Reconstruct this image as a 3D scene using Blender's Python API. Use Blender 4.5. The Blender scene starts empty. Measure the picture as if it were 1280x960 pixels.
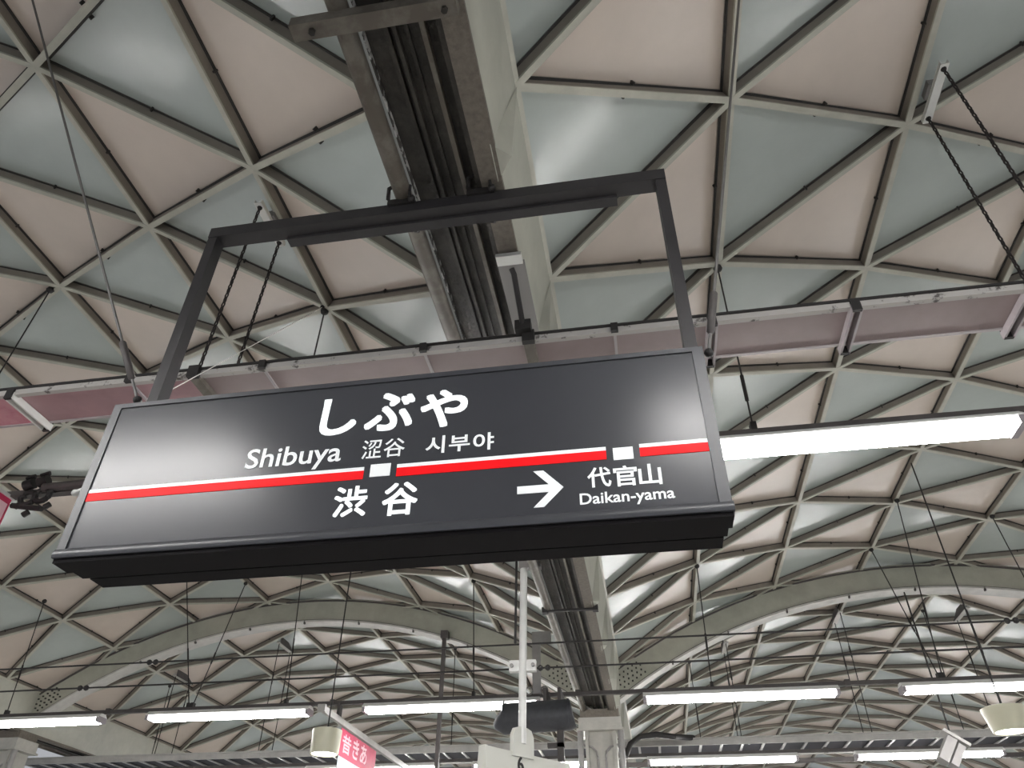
import bpy, math, random
from mathutils import Vector, Matrix

# ------------------------------------------------------------------ camera, world, exposure
S = bpy.context.scene
COL = S.collection
EYE = Vector((0.0, 0.0, 1.6))
CR = Vector((0.9861889, 0.16548317, 0.00683934))
CU = Vector((0.09529669, -0.60072167, 0.79375816))
CF = Vector((-0.13546216, 0.78214372, 0.60819504))
FPX = 930.2043
cd = bpy.data.cameras.new('camera'); cam = bpy.data.objects.new('camera', cd); COL.objects.link(cam)
cd.sensor_fit = 'HORIZONTAL'; cd.sensor_width = 36.0; cd.lens = FPX / 1280 * 36.0
cd.clip_start = 0.02; cd.clip_end = 200
Mx = Matrix((CR, CU, -CF)).transposed().to_4x4(); Mx.translation = EYE
cam.matrix_world = Mx
S.camera = cam
w = bpy.data.worlds.new('world'); S.world = w; w.use_nodes = True
w.node_tree.nodes['Background'].inputs[0].default_value = (0.92, 0.95, 1.0, 1)
w.node_tree.nodes['Background'].inputs[1].default_value = 0.30
TUBE = 36.0                                   # radiance of the fluorescent tubes
S.view_settings.view_transform = 'Standard'; S.view_settings.look = 'None'
S.view_settings.exposure = 0.52; S.view_settings.gamma = 1.0; S.view_settings.use_curve_mapping = False
S.cycles.use_denoising = True
S.cycles.max_bounces = 8
S.cycles.sample_clamp_indirect = 6.0

# ------------------------------------------------------------------ helpers
def at(px, py, x=None, y=None, z=None):
    """point of the place seen at a photo pixel, on a known plane"""
    d = CF + CR * ((px - 640) / FPX) - CU * ((py - 480) / FPX)
    t = x / d.x if x is not None else y / d.y if y is not None else (z - EYE.z) / d.z
    return EYE + d * t

MATS = {}
def mat(name, col, rough=0.5, metal=0.0, spec=0.5, n=0.0, nscale=8.0, bump=0.0, bscale=40.0, emit=0.0, col2=None, coat=0.0, ramp=None, ecol=None):
    m = bpy.data.materials.new(name); m.use_nodes = True
    nt = m.node_tree; b = nt.nodes['Principled BSDF']
    b.inputs['Base Color'].default_value = (*col, 1); b.inputs['Roughness'].default_value = rough
    b.inputs['Metallic'].default_value = metal; b.inputs['Specular IOR Level'].default_value = spec
    b.inputs['Coat Weight'].default_value = coat
    if emit:
        b.inputs['Emission Color'].default_value = (*(ecol or col), 1); b.inputs['Emission Strength'].default_value = emit
    if n or col2 or bump:
        tc = nt.nodes.new('ShaderNodeTexCoord')
    if n or col2:
        nz = nt.nodes.new('ShaderNodeTexNoise'); nz.inputs['Scale'].default_value = nscale; nz.inputs['Detail'].default_value = 7
        nz.inputs['Roughness'].default_value = 0.65
        nt.links.new(tc.outputs['Object'], nz.inputs['Vector'])
        rp = nt.nodes.new('ShaderNodeValToRGB')
        lo, hi = ramp or ((0.32, 0.68) if not col2 else (0.46, 0.60))
        rp.color_ramp.elements[0].position = lo; rp.color_ramp.elements[1].position = hi
        c0 = tuple(max(0, c * (1 - n)) for c in col); c1 = tuple(min(1, c * (1 + n)) for c in col) if not col2 else col2
        rp.color_ramp.elements[0].color = (*c0, 1); rp.color_ramp.elements[1].color = (*c1, 1)
        nt.links.new(nz.outputs['Fac'], rp.inputs[0]); nt.links.new(rp.outputs[0], b.inputs['Base Color'])
    if bump:
        n2 = nt.nodes.new('ShaderNodeTexNoise'); n2.inputs['Scale'].default_value = bscale; n2.inputs['Detail'].default_value = 3
        nt.links.new(tc.outputs['Object'], n2.inputs['Vector'])
        bp = nt.nodes.new('ShaderNodeBump'); bp.inputs['Strength'].default_value = bump; bp.inputs['Distance'].default_value = 0.02
        nt.links.new(n2.outputs['Fac'], bp.inputs['Height']); nt.links.new(bp.outputs[0], b.inputs['Normal'])
    MATS[name] = m
    return m

M_PINK = mat('beige_panel', (0.62, 0.535, 0.465), 0.30, spec=0.8, n=0.05, nscale=1.6, bump=0.10, bscale=1.3)
M_TEAL = mat('grey_green_panel', (0.43, 0.475, 0.45), 0.20, spec=0.8, n=0.05, nscale=1.6, bump=0.10, bscale=1.3)
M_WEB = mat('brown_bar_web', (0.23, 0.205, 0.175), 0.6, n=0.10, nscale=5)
M_GASK = mat('black_gasket', (0.035, 0.033, 0.03), 0.7)
M_BAR = mat('olive_grey_paint', (0.43, 0.425, 0.36), 0.5, n=0.10, nscale=5)
M_BOLT = mat('black_bolt', (0.03, 0.028, 0.025), 0.6)
M_GIRD = mat('girder_paint', (0.40, 0.40, 0.34), 0.5, n=0.10, nscale=3)
M_RUST = mat('rusty_flange', (0.165, 0.145, 0.12), 0.75, n=0.2, nscale=30, bump=0.2)
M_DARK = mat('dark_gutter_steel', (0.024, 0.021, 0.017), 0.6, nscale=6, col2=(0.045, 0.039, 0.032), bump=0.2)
M_PIPE = mat('brown_grey_pipe', (0.115, 0.10, 0.08), 0.55, nscale=7, col2=(0.17, 0.155, 0.13))
M_CHIP = mat('chipped_white_line', (0.05, 0.046, 0.04), 0.6, nscale=9, col2=(0.62, 0.62, 0.60), ramp=(0.50, 0.56))
M_ARCH = mat('arch_paint', (0.36, 0.36, 0.30), 0.5, n=0.12, nscale=3)
M_ARCHF = mat('arch_flange_paint', (0.46, 0.45, 0.42), 0.5, n=0.12, nscale=6)
M_FACE = mat('charcoal_sign_face', (0.056, 0.058, 0.066), 0.27, spec=0.5)
M_FRAME = mat('charcoal_sign_frame', (0.060, 0.062, 0.070), 0.38, metal=0.0, spec=0.6)
M_UNDER = mat('shaded_black_underside', (0.009, 0.008, 0.009), 0.6, spec=0.06)  # dark paint, made blacker to hold the shade under the sign
M_POST = mat('dark_hanger_steel', (0.026, 0.024, 0.026), 0.5, n=0.15, nscale=9)
M_WHITE = mat('white_backlit_acrylic', (0.86, 0.88, 0.88), 0.4, emit=0.30)
M_RED = mat('red_backlit_acrylic', (0.80, 0.006, 0.010), 0.5, spec=0.25, emit=0.26, ecol=(1.0, 0.004, 0.008))
M_TUBE = mat('fluorescent_tube', (1.0, 0.985, 0.97), 0.4, emit=TUBE)
M_LAMPW = mat('lamp_white_enamel', (0.82, 0.82, 0.80), 0.4)
M_RAIL = mat('dark_lamp_rail', (0.07, 0.062, 0.06), 0.6, n=0.2, nscale=8)
M_SOCK = mat('lamp_socket', (0.35, 0.32, 0.34), 0.5)
M_WIRE = mat('black_wire', (0.018, 0.016, 0.016), 0.6)
M_STEEL = mat('grey_stay_wire', (0.12, 0.115, 0.11), 0.5)
M_CHAIN = mat('black_chain', (0.025, 0.02, 0.02), 0.6)
M_PLATE = mat('white_hanger_plate', (0.72, 0.72, 0.69), 0.5, n=0.05)
M_BOARD = mat('brown_pink_board', (0.265, 0.205, 0.205), 0.55, n=0.10, nscale=3)
M_BOARD2 = mat('mid_pink_board', (0.36, 0.215, 0.235), 0.55, n=0.12, nscale=3)
M_BOARD3 = mat('pink_board', (0.52, 0.19, 0.25), 0.55, nscale=5, col2=(0.58, 0.30, 0.34))
M_EDGE = mat('chipped_edge_rail', (0.08, 0.07, 0.065), 0.6, nscale=11, col2=(0.44, 0.42, 0.40), ramp=(0.36, 0.43))
M_BRK = mat('board_bracket_grey', (0.40, 0.36, 0.37), 0.5, n=0.1)
M_COLM = mat('column_paint', (0.42, 0.41, 0.37), 0.5, n=0.12, nscale=5)
M_TRAY = mat('cable_ladder_grey', (0.40, 0.39, 0.37), 0.5, n=0.12, nscale=5)
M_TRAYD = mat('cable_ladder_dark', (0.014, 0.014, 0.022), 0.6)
M_RUNG = mat('galvanised_rung', (0.45, 0.44, 0.43), 0.35, metal=0.6)
M_POLE = mat('white_pole', (0.66, 0.66, 0.64), 0.4, n=0.06)
M_POLE2 = mat('grey_pole', (0.30, 0.29, 0.28), 0.5, n=0.1)
M_BOX6 = mat('cream_marker_box', (0.60, 0.60, 0.55), 0.45)
M_SPK = mat('dark_grey_loudspeaker', (0.05, 0.052, 0.06), 0.5, n=0.15, nscale=20)
M_CREAM = mat('cream_enamel', (0.60, 0.58, 0.44), 0.35)
M_GLOW = mat('lamp_lens', (1.0, 1.0, 0.93), 0.4, emit=7.0)
M_BANR = mat('red_banner_paper', (0.50, 0.022, 0.085), 0.5, n=0.12, nscale=9)
M_BANW = mat('pale_banner_paper', (0.72, 0.78, 0.84), 0.5, nscale=6, col2=(0.45, 0.62, 0.80))
M_PRINT = mat('pink_print', (0.90, 0.55, 0.62), 0.5)
M_PRINTB = mat('blue_print', (0.10, 0.16, 0.42), 0.5)
M_FLOOR = mat('platform_paving', (0.34, 0.335, 0.32), 0.6, n=0.15, nscale=2, bump=0.1)
M_LEAD = mat('grey_metal_box', (0.24, 0.23, 0.225), 0.5, metal=0.2)

class MB:
    def __init__(s): s.v = []; s.f = []; s.m = []
    def quadloop(s, rings, closed=True, caps=True, mi=0):
        o = len(s.v); n = len(rings[0])
        for r in rings: s.v.extend(tuple(p) for p in r)
        for k in range(len(rings) - 1):
            for i in range(n if closed else n - 1):
                a = o + k * n + i; b = o + k * n + (i + 1) % n
                s.f.append((a, b, b + n, a + n)); s.m.append(mi)
        if caps:
            s.f.append(tuple(o + i for i in reversed(range(n)))); s.m.append(mi)
            s.f.append(tuple(o + (len(rings) - 1) * n + i for i in range(n))); s.m.append(mi)
        return s
    def box(s, x0, x1, y0, y1, z0, z1, mi=0):
        return s.quadloop([[(x0, y0, z0), (x0, y0, z1), (x0, y1, z1), (x0, y1, z0)],
                           [(x1, y0, z0), (x1, y0, z1), (x1, y1, z1), (x1, y1, z0)]], mi=mi)
    def obox(s, c, ax, ay, az, mi=0):
        """oriented box: centre and three half-axis vectors"""
        c = Vector(c); ax, ay, az = Vector(ax), Vector(ay), Vector(az)
        r = lambda q: [c + ax * q - ay - az, c + ax * q + ay - az, c + ax * q + ay + az, c + ax * q - ay + az]
        return s.quadloop([r(-1), r(1)], mi=mi)
    def tube(s, pts, r, n=8, mi=0, rads=None):
        pts = [Vector(p) for p in pts]; rings = []
        for i, p in enumerate(pts):
            t = (pts[min(i + 1, len(pts) - 1)] - pts[max(i - 1, 0)]).normalized()
            ref = Vector((0, 0, 1)) if abs(t.z) < 0.9 else Vector((0, 1, 0))
            u = t.cross(ref).normalized(); v = u.cross(t)
            q = rads[i] if rads else r
            rings.append([p + (u * math.cos(2 * math.pi * k / n) + v * math.sin(2 * math.pi * k / n)) * q for k in range(n)])
        return s.quadloop(rings, mi=mi)
    def prof(s, yz, x0, x1, mi=0):
        """closed (y, z) outline swept along x"""
        return s.quadloop([[(x0, y, z) for y, z in yz], [(x1, y, z) for y, z in yz]], mi=mi)
    def profy(s, xz, y0, y1, mi=0):
        return s.quadloop([[(x, y0, z) for x, z in xz], [(x, y1, z) for x, z in xz]], mi=mi)
    def ball(s, c, r, n=8, m=5, mi=0):
        c = Vector(c)
        rings = [[c + Vector((math.sin(a) * math.cos(2 * math.pi * k / n), math.sin(a) * math.sin(2 * math.pi * k / n), math.cos(a))) * r for k in range(n)] for a in [math.pi * (j + .35) / (m - .3) for j in range(m)]]
        return s.quadloop(rings, mi=mi)
    def mesh(s, name, mats, smooth=False):
        me = bpy.data.meshes.new(name); me.from_pydata([tuple(v) for v in s.v], [], s.f)
        for m in (mats if isinstance(mats, (list, tuple)) else [mats]): me.materials.append(m)
        me.polygons.foreach_set('material_index', s.m)
        import bmesh
        bm = bmesh.new(); bm.from_mesh(me); bmesh.ops.recalc_face_normals(bm, faces=bm.faces); bm.to_mesh(me); bm.free()
        if smooth:
            me.polygons.foreach_set('use_smooth', [True] * len(me.polygons))
            try: me.set_sharp_from_angle(angle=math.radians(40))
            except Exception: pass
        me.update(); return me
    def build(s, name, mats, parent=None, smooth=False, label=None):
        return link(name, s.mesh(name, mats, smooth), parent, label)
def link(name, me, parent=None, label=None):
    o = bpy.data.objects.new(name, me); COL.objects.link(o)
    if parent is not None:
        o.parent = parent
        o.matrix_parent_inverse = Matrix.Identity(4) if parent.type == 'MESH' else Matrix.Translation(parent.location).inverted()
    if label: o['label'] = label
    return o
def thing(name, loc, label=None, cat=None, group=None, kind=None):
    o = bpy.data.objects.new(name, None); COL.objects.link(o); o.location = loc; o.empty_display_size = 0.1
    return tag(o, label, cat, group, kind)
def tag(o, label=None, cat=None, group=None, kind=None):
    if label: o['label'] = label
    if cat: o['category'] = cat
    if group: o['group'] = group
    if kind: o['kind'] = kind
    return o
ORD = ['leftmost', 'second', 'third', 'fourth', 'fifth', 'sixth', 'seventh', 'eighth', 'ninth', 'tenth', 'eleventh', 'twelfth']

# ------------------------------------------------------------------ the vaulted ceiling
U = 1.45                                       # panel module
RV, ZC = 8.8442, -2.1318                       # vault radius and axis height
XR, XL = 4.470, -5.914                         # axes of the right and the left vault
DF = math.radians(9.46801); F0 = math.pi / 2 - 3.5 * DF
Y0 = 2.8836                                    # y of node (1, 0)
J0, J1 = -4, 17
def node(xc, i, j, dr=0.0):
    a = F0 + DF * i
    yo = Y0 - (U / 2 if xc == XL else 0.0)          # neighbouring vaults meet node to node along the valley
    return Vector((xc - (RV + dr) * math.cos(a), yo + (j + (i - 1) / 2) * U, ZC + (RV + dr) * math.sin(a)))
def radial(p, xc): return Vector((p.x - xc, 0, p.z - ZC)).normalized()
def vault_z(x, dr=0.0):
    xc = XL if x < -0.72 else XR
    return ZC + math.sqrt((RV + dr) ** 2 - (x - xc) ** 2)
def sweep_bar(pts, xc, wdt, dep, mb=None):
    """rectangular bar along node points, soffit on the vault surface, web going up"""
    mb = mb or MB(); rings = []
    for k, p in enumerate(pts):
        n = radial(p, xc)
        t = (pts[min(k + 1, len(pts) - 1)] - pts[max(k - 1, 0)]).normalized()
        b = t.cross(n).normalized() * (wdt / 2)
        rings.append([p - b, p + b, p + b + n * 0.014, p + b * 0.72 + n * 0.018, p + b * 0.72 + n * dep, p - b * 0.72 + n * dep, p - b * 0.72 + n * 0.018, p - b + n * 0.014])
    mb.quadloop(rings)
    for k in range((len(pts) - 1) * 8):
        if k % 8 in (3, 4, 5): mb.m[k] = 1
    return mb
def inset_tri(a, b, c, d):
    ctr = (a + b + c) / 3; out = []
    la, lb, lc = (b - c).length, (a - c).length, (a - b).length
    inc = (a * la + b * lb + c * lc) / (la + lb + lc)
    s = (la + lb + lc) / 2; area = ((b - a).cross(c - a)).length / 2; r = area / s
    k = 1 - d / r
    return [inc + (q - inc) * k for q in (a, b, c)]
def vault(xc, name, flip, I=(0, 7), JR=None):
    J0, J1 = JR or (-4, 17)
    root = thing(name, (xc, 0, 0), kind='structure')
    for i in range(*I):
        for up in (0, 1):
            tri = [node(xc, i, 0), node(xc, i + 1, 0), node(xc, i, 1)] if not up else [node(xc, i + 1, 0), node(xc, i, 1), node(xc, i + 1, 1)]
            n = radial((tri[0] + tri[1] + tri[2]) / 3, xc)
            t = inset_tri(*tri, 0.012)
            t2 = inset_tri(*tri, 0.030)
            low = [p + n * 0.094 for p in t2]; hi = [p + n * 0.110 for p in t]
            mb = MB().quadloop([[p + n * 0.088 for p in t2], [p + n * 0.082 for p in t], hi], caps=False, mi=1)
            mb.quadloop([low, hi]); 
            pinkish = bool(up) ^ flip
            me = mb.mesh('panel', [M_PINK if pinkish else M_TEAL, M_GASK])
            for j in range(J0, J1):
                o = link('panel', me, root)
                o.location = (xc, j * U, 0); o.matrix_parent_inverse = Matrix.Identity(4)
                o.location = (0 if False else -0.0, j * U, 0); o.matrix_parent_inverse = Matrix.Translation((-xc, 0, 0))
    # purlins along the vault, and the two diagonal families
    ya, yb = node(xc, 0, J0).y, node(xc, 7, J1).y
    for i in range(I[0], I[1] + 1):
        p = node(xc, i, 0)
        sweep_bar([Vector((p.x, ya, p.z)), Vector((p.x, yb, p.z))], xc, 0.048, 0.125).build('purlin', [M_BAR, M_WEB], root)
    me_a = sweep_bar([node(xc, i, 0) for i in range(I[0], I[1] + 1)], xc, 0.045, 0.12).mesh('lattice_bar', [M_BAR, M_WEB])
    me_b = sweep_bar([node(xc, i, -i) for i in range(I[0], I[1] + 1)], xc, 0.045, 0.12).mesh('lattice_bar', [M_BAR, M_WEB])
    for me, js in ((me_a, range(J0, J1 + 1)), (me_b, range(J0 + 1, J1 + 4))):
        for j in js:
            o = link('lattice_bar', me, root); o.location = (0, j * U, 0); o.matrix_parent_inverse = Matrix.Translation((-xc, 0, 0))
    # the small dark clips halfway along every bar
    cm = MB()
    for i in range(I[0], I[1] + 1):
        for j in range(J0, J1):
            for (i2, j2) in ((i, j + 1), (i + 1, j), (i + 1, j - 1)):
                if i2 > I[1]: continue
                a, b = node(xc, i, j), node(xc, i2, j2); m = (a + b) / 2; n = radial(m, xc)
                if m.y > 15 or m.y < 0: continue
                t = (b - a).normalized(); s = t.cross(n).normalized()
                for sg in (-1, 1):
                    cm.obox(m + s * 0.042 * sg + t * 0.02 * sg + n * 0.070, t * 0.006, s * 0.010, n * 0.016)
    tag(cm.build('panel_clip', M_BOLT, root), kind='stuff')
    return root
vault(XR, 'ceiling', False)
vault(XL, 'ceiling', True)
vault(XL - 10.384, 'ceiling', True, (3, 7), (4, 17))

# platform (below the frame; it throws light back to the ceiling)
tag(MB().box(-13, 12, -5, 28, -0.2, 0.0).build('floor', M_FLOOR), kind='structure')

# ------------------------------------------------------------------ valley girder with its gutter
def girder(xm, label, loc_y=(-3.5, 27.0), detail=True):
    ya, yb = loc_y
    g = thing('valley_girder', (xm, 6, 4.65), label, 'girder')
    zt, zb = 5.30, 4.65
    for s in (1, -1):
        xo, xi = xm + s * 0.357, xm + s * 0.262     # top and bottom of the splayed face
        MB().profy([(xo, zt), (xi, zb + 0.02), (xi - s * 0.03, zb + 0.02), (xo - s * 0.03, zt)], ya, yb).build('side_plate', M_GIRD, g)
    MB().box(xm + 0.165, xm + 0.272, ya, yb, zb - 0.015, zb + 0.02).build('bottom_flange', M_RUST, g, label='rusty speckled bottom flange')
    MB().box(xm + 0.140, xm + 0.167, ya, yb, zb - 0.01, zb + 0.10).build('flange_lip', M_DARK, g)
    MB().tube([(xm - 0.245, ya, zb + 0.02), (xm - 0.245, yb, zb + 0.02)], 0.046, 12).build('edge_pipe', M_PIPE, g, True, 'brown grey rounded edge pipe')
    mb = MB()
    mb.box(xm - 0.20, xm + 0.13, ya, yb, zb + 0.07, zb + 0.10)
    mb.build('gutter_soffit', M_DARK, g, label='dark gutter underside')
    for x, wd, h in ((-0.085, 0.02, 0.035), (-0.045, 0.016, 0.05), (0.0, 0.016, 0.02), (0.075, 0.022, 0.055)):
        MB().box(xm + x - wd / 2, xm + x + wd / 2, ya, yb, zb + 0.07 - h, zb + 0.075).build('gutter_rib', M_PIPE if x > 0.05 else M_DARK, g)
    MB().box(xm - 0.189, xm - 0.184, ya, 6.0, zb + 0.028, zb + 0.072).build('chipped_seam', M_CHIP, g, label='seam of flaking white paint')
    if detail:
        for j in range(-1, 9):
            y = node(XR, 0, j).y
            m = MB(); xo, xi = xm + 0.357, xm + 0.262
            ap, b1, b2, pk = (xo + 0.004, y, zt - 0.02), (xi - 0.012, y - 0.11, zb - 0.017), (xi - 0.012, y + 0.11, zb - 0.017), (xi + 0.075, y, zb + 0.02)
            m.v = [ap, b1, b2, pk]; m.f = [(0, 1, 3), (0, 3, 2), (1, 2, 3), (0, 2, 1)]; m.m = [0] * 4
            m.build('gusset', M_GIRD, g)
        MB().box(xm + 0.15, xm + 0.30, 2.80, 3.6, zb - 0.03, zb - 0.016).build('splice_plate', M_LEAD, g)
    return g
XG = -0.722
girder(XG, 'olive steel valley girder with dark gutter underside above the station name sign')
girder(XG - 10.384, 'valley girder at the far left edge, over the left column', detail=False)
# cross bracket under the gutter, top of the frame
t = thing('gutter_bracket', (-0.80, 1.36, 4.62), 'dark brown cross bracket under the gutter at the top edge of the photo', 'bracket')
MB().box(-1.16, -0.47, 1.33, 1.40, 4.565, 4.63).build('cross_bar', M_PIPE, t)
for x in (-1.07, -0.52): MB().tube([(x, 1.365, 4.545), (x, 1.365, 4.64)], 0.014, 6).build('bolt', M_DARK, t, True)
t = thing('gutter_strap', (-0.80, 7.8, 4.6), 'thin dark strap across the gutter beyond the station name sign', 'strap')
y = at(715, 763, z=4.62).y
MB().box(-1.0, -0.43, y - 0.02, y + 0.02, 4.612, 4.634).build('strap_bar', M_WIRE, t)
for x in (-1.0, -0.44): MB().box(x - 0.03, x + 0.03, y - 0.04, y + 0.04, 4.60, 4.66).build('strap_clip', M_WIRE, t)

# ------------------------------------------------------------------ arch beams across the vaults
def arch(xc, label):
    g = thing('arch_beam', (xc, 12.5, ZC + RV), label, 'beam')
    N = 40; angs = [math.radians(53.2 + (126.8 - 53.2) * k / N) for k in range(N + 1)]
    def sw(r0, r1, y0, y1):
        return MB().quadloop([[(xc - r * math.cos(a), y, ZC + r * math.sin(a)) for r, y in ((r0, y0), (r1, y0), (r1, y1), (r0, y1))] for a in angs])
    sw(RV - 0.36, RV + 0.04, 12.47, 12.52).build('web_plate', M_ARCH, g, True)
    sw(RV - 0.385, RV - 0.355, 12.44, 12.72).build('bottom_flange', M_ARCHF, g, True)
    sw(RV - 0.362, RV - 0.345, 12.445, 12.47).build('flange_seam', M_RAIL, g, True)
    sw(RV - 0.01, RV + 0.01, 12.44, 12.47).build('top_seam', M_RAIL, g, True)
    rv = MB()
    for sg in (-1, 1):
        for ra in range(6):
            for rr in range(4):
                a = math.radians(90 + sg * (34.0 - ra * 0.55 - 0.2 * (rr % 2))); r = RV - 0.08 - rr * 0.065
                rv.obox((xc - r * math.cos(a), 12.462, ZC + r * math.sin(a)), (0.012, 0, 0), (0, 0.012, 0), (0, 0, 0.012))
    tag(rv.build('rivet', M_BOLT, g), kind='stuff')
    for k in range(9):      # little stubs on the flange edge
        a = math.radians(62 + 7 * k); r = RV - 0.39
        MB().obox((xc - r * math.cos(a), 12.46, ZC + r * math.sin(a)), (0.012, 0, 0), (0, 0.02, 0), (0, 0, 0.03)).build('flange_stub', M_RAIL, g)
    return g
arch(XL, 'olive arched beam across the left vault, behind the sign')
arch(XR, 'olive arched beam across the right vault')

# column under the valley, where the arches land
def column(xm, label):
    c = thing('column', (xm, 12.62, 0), label, 'column')
    MB().box(xm - 0.19, xm + 0.19, 12.46, 12.80, 0.0, 4.36).build('shaft', M_COLM, c)
    MB().box(xm - 0.235, xm - 0.19, 12.40, 12.86, 0.0, 4.36).build('flange', M_COLM, c)
    MB().box(xm + 0.19, xm + 0.235, 12.40, 12.86, 0.0, 4.36).build('flange', M_COLM, c)
    m = MB(); m.box(xm - 0.33, xm + 0.33, 12.36, 12.90, 4.36, 4.53); m.build('capital', M_COLM, c)
    MB().box(xm - 0.36, xm + 0.36, 12.33, 12.93, 4.34, 4.372).build('capital_plate', M_COLM, c)
    MB().box(xm - 0.30, xm + 0.30, 12.40, 12.86, 4.53, 4.66).build('bearing_block', M_RUST, c)
    for s in (-1, 1):
        MB().tube([(xm + s * 0.31, 12.42, 0), (xm + s * 0.31, 12.42, 4.34)], 0.045, 10).build('downpipe', M_POLE2, c, True)
        MB().tube([(xm + s * 0.06, 12.44, 0), (xm + s * 0.06, 12.44, 3.98), (xm + s * 0.08, 12.44, 4.06), (xm + s * 0.14, 12.44, 4.12), (xm + s * 0.30, 12.43, 4.16)], 0.016, 8).build('conduit', M_POLE2, c, True)
    return c
column(XG, 'olive grey steel column under the valley girder, with pipes either side')
column(XG - 10.384, 'steel column at the lower left corner of the photo')

# ------------------------------------------------------------------ station name sign
YS = 2.31
def sp(px, py): p = at(px, py, y=YS); return p.x, p.z
sx0, sx1, sz0, sz1 = -2.150, 0.352, 2.770, 3.487
sign = thing('station_name_sign', (-0.9, 2.43, 2.74), 'large charcoal hanging station name sign reading Shibuya with a red line', 'sign')
face = MB().box(sx0 + 0.03, sx1 - 0.03, YS - 0.002, YS + 0.10, sz0 + 0.03, sz1 - 0.02).build('face_panel', M_FACE, sign)
fl, fr = sx0 + 0.036, sx1 - 0.042
MB().box(sx0, fl, YS - 0.008, YS + 0.10, sz0, sz1).build('end_frame', M_FRAME, sign)
MB().box(fr, sx1, YS - 0.008, YS + 0.10, sz0, sz1).build('end_frame', M_FRAME, sign)
MB().box(fl, fr, YS - 0.008, YS + 0.10, sz1 - 0.022, sz1).build('top_frame', M_FRAME, sign)
MB().prof([(YS - 0.006, sz0 + 0.040), (YS - 0.014, sz0 + 0.028), (YS - 0.016, sz0 + 0.012), (YS - 0.012, sz0 + 0.002), (YS + 0.06, sz0 + 0.0), (YS + 0.06, sz0 + 0.040)], sx0 - 0.004, sx1 + 0.004).build('front_rail', M_FRAME, sign, True)
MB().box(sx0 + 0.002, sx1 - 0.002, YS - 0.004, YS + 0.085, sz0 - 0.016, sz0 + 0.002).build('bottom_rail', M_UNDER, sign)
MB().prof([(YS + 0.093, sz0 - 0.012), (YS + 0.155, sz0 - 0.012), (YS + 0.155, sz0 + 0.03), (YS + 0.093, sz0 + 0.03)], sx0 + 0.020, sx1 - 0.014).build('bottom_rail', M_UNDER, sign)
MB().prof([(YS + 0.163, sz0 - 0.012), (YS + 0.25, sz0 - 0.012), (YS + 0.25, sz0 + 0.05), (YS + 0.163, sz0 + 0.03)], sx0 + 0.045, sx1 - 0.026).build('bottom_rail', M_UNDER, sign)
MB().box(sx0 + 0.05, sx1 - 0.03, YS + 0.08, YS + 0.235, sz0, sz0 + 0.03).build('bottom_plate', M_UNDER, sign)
MB().box(sx0 + 0.02, sx1 - 0.02, YS + 0.10, YS + 0.235, sz0 + 0.02, sz1 - 0.01).build('back_panel', M_FRAME, sign)
# hanger frame
for x in (-1.985, 0.312):
    MB().box(x - 0.024, x + 0.024, YS + 0.0, YS + 0.07, sz1 - 0.02, 4.60).build('hanger_post', M_POST, sign)
MB().box(-2.009, 0.336, YS - 0.005, YS + 0.075, 4.545, 4.615).build('hanger_bar', M_POST, sign)
MB().box(-1.60, 0.10, YS + 0.06, YS + 0.115, 4.528, 4.548).build('hanger_angle', M_POST, sign)
for x in (-0.975, -0.565):
    gc = MB().box(x - 0.07, x + 0.07, YS - 0.02, YS + 0.10, 4.60, 4.635).build('gutter_clamp', M_WIRE, sign)
    MB().tube([(x - 0.055, YS - 0.05, 4.60), (x - 0.055, YS - 0.06, 4.67), (x, YS - 0.06, 4.70), (x + 0.055, YS - 0.06, 4.67), (x + 0.055, YS - 0.05, 4.60)], 0.011, 6).build('u_bolt', M_WIRE, gc, True)
    MB().ball((x + 0.06, YS - 0.03, 4.61), 0.02).build('clamp_nut', M_WIRE, gc, True)
    MB().tube([(x - 0.04, YS + 0.10, 4.62), (x - 0.03, YS + 0.19, 4.64), (x + 0.03, YS + 0.20, 4.63), (x + 0.05, YS + 0.10, 4.60)], 0.010, 6).build('u_bolt', M_WIRE, gc, True)
# printed line, squares, arrow
YT = YS - 0.0045
def flat_poly(name, pts, m, th=0.0035, label=None):
    mb = MB(); mb.quadloop([[(x, YT, z) for x, z in pts], [(x, YT + 0.0035, z) for x, z in pts]])
    return mb.build(name, m, face, label=label)
ZA = lambda a, b: sp(380 + a * 0.203125, 480 + b * 0.203125)
ZB = lambda a, b: sp(620 + a * 0.21875, 540 + b * 0.21875)
zt = sum(p[1] for p in (ZA(577, 490), ZB(628, 95))) / 2
zm = sum(p[1] for p in (ZA(577, 512), ZB(629, 115))) / 2
zb_ = sum(p[1] for p in (ZA(567, 565), ZB(634, 163))) / 2
segs = [(fl + 0.002, ZA(369, 540)[0]), (ZA(572, 530)[0], ZB(631, 140)[0]), (ZB(823, 125)[0], fr - 0.002)]
for a, b in segs:
    flat_poly('red_line', [(a, zb_), (b, zb_), (b, zm), (a, zm)], M_RED)
    flat_poly('white_line', [(a, zm), (b, zm), (b, zt), (a, zt)], M_WHITE)
for q in ([ZA(415, 500), ZA(537, 490), ZA(528, 565), ZA(403, 575)], [ZB(667, 95), ZB(782, 87), ZB(786, 155), ZB(672, 163)]):
    a = (q[0][0] + q[3][0]) / 2; b = (q[1][0] + q[2][0]) / 2; c = (q[0][1] + q[1][1]) / 2; d = (q[2][1] + q[3][1]) / 2
    flat_poly('station_square', [(a, d), (b, d), (b, c), (a, c)], M_WHITE)
tip = ZB(386, 318); s0 = ZB(122, 316); s1 = ZB(122, 358)
zc_ = (s0[1] + s1[1]) / 2; hw = (s0[1] - s1[1]) / 2
hx0 = (ZB(215, 226)[0] + ZB(215, 433)[0]) / 2; hx1 = (ZB(272, 226)[0] + ZB(275, 432)[0]) / 2
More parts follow.
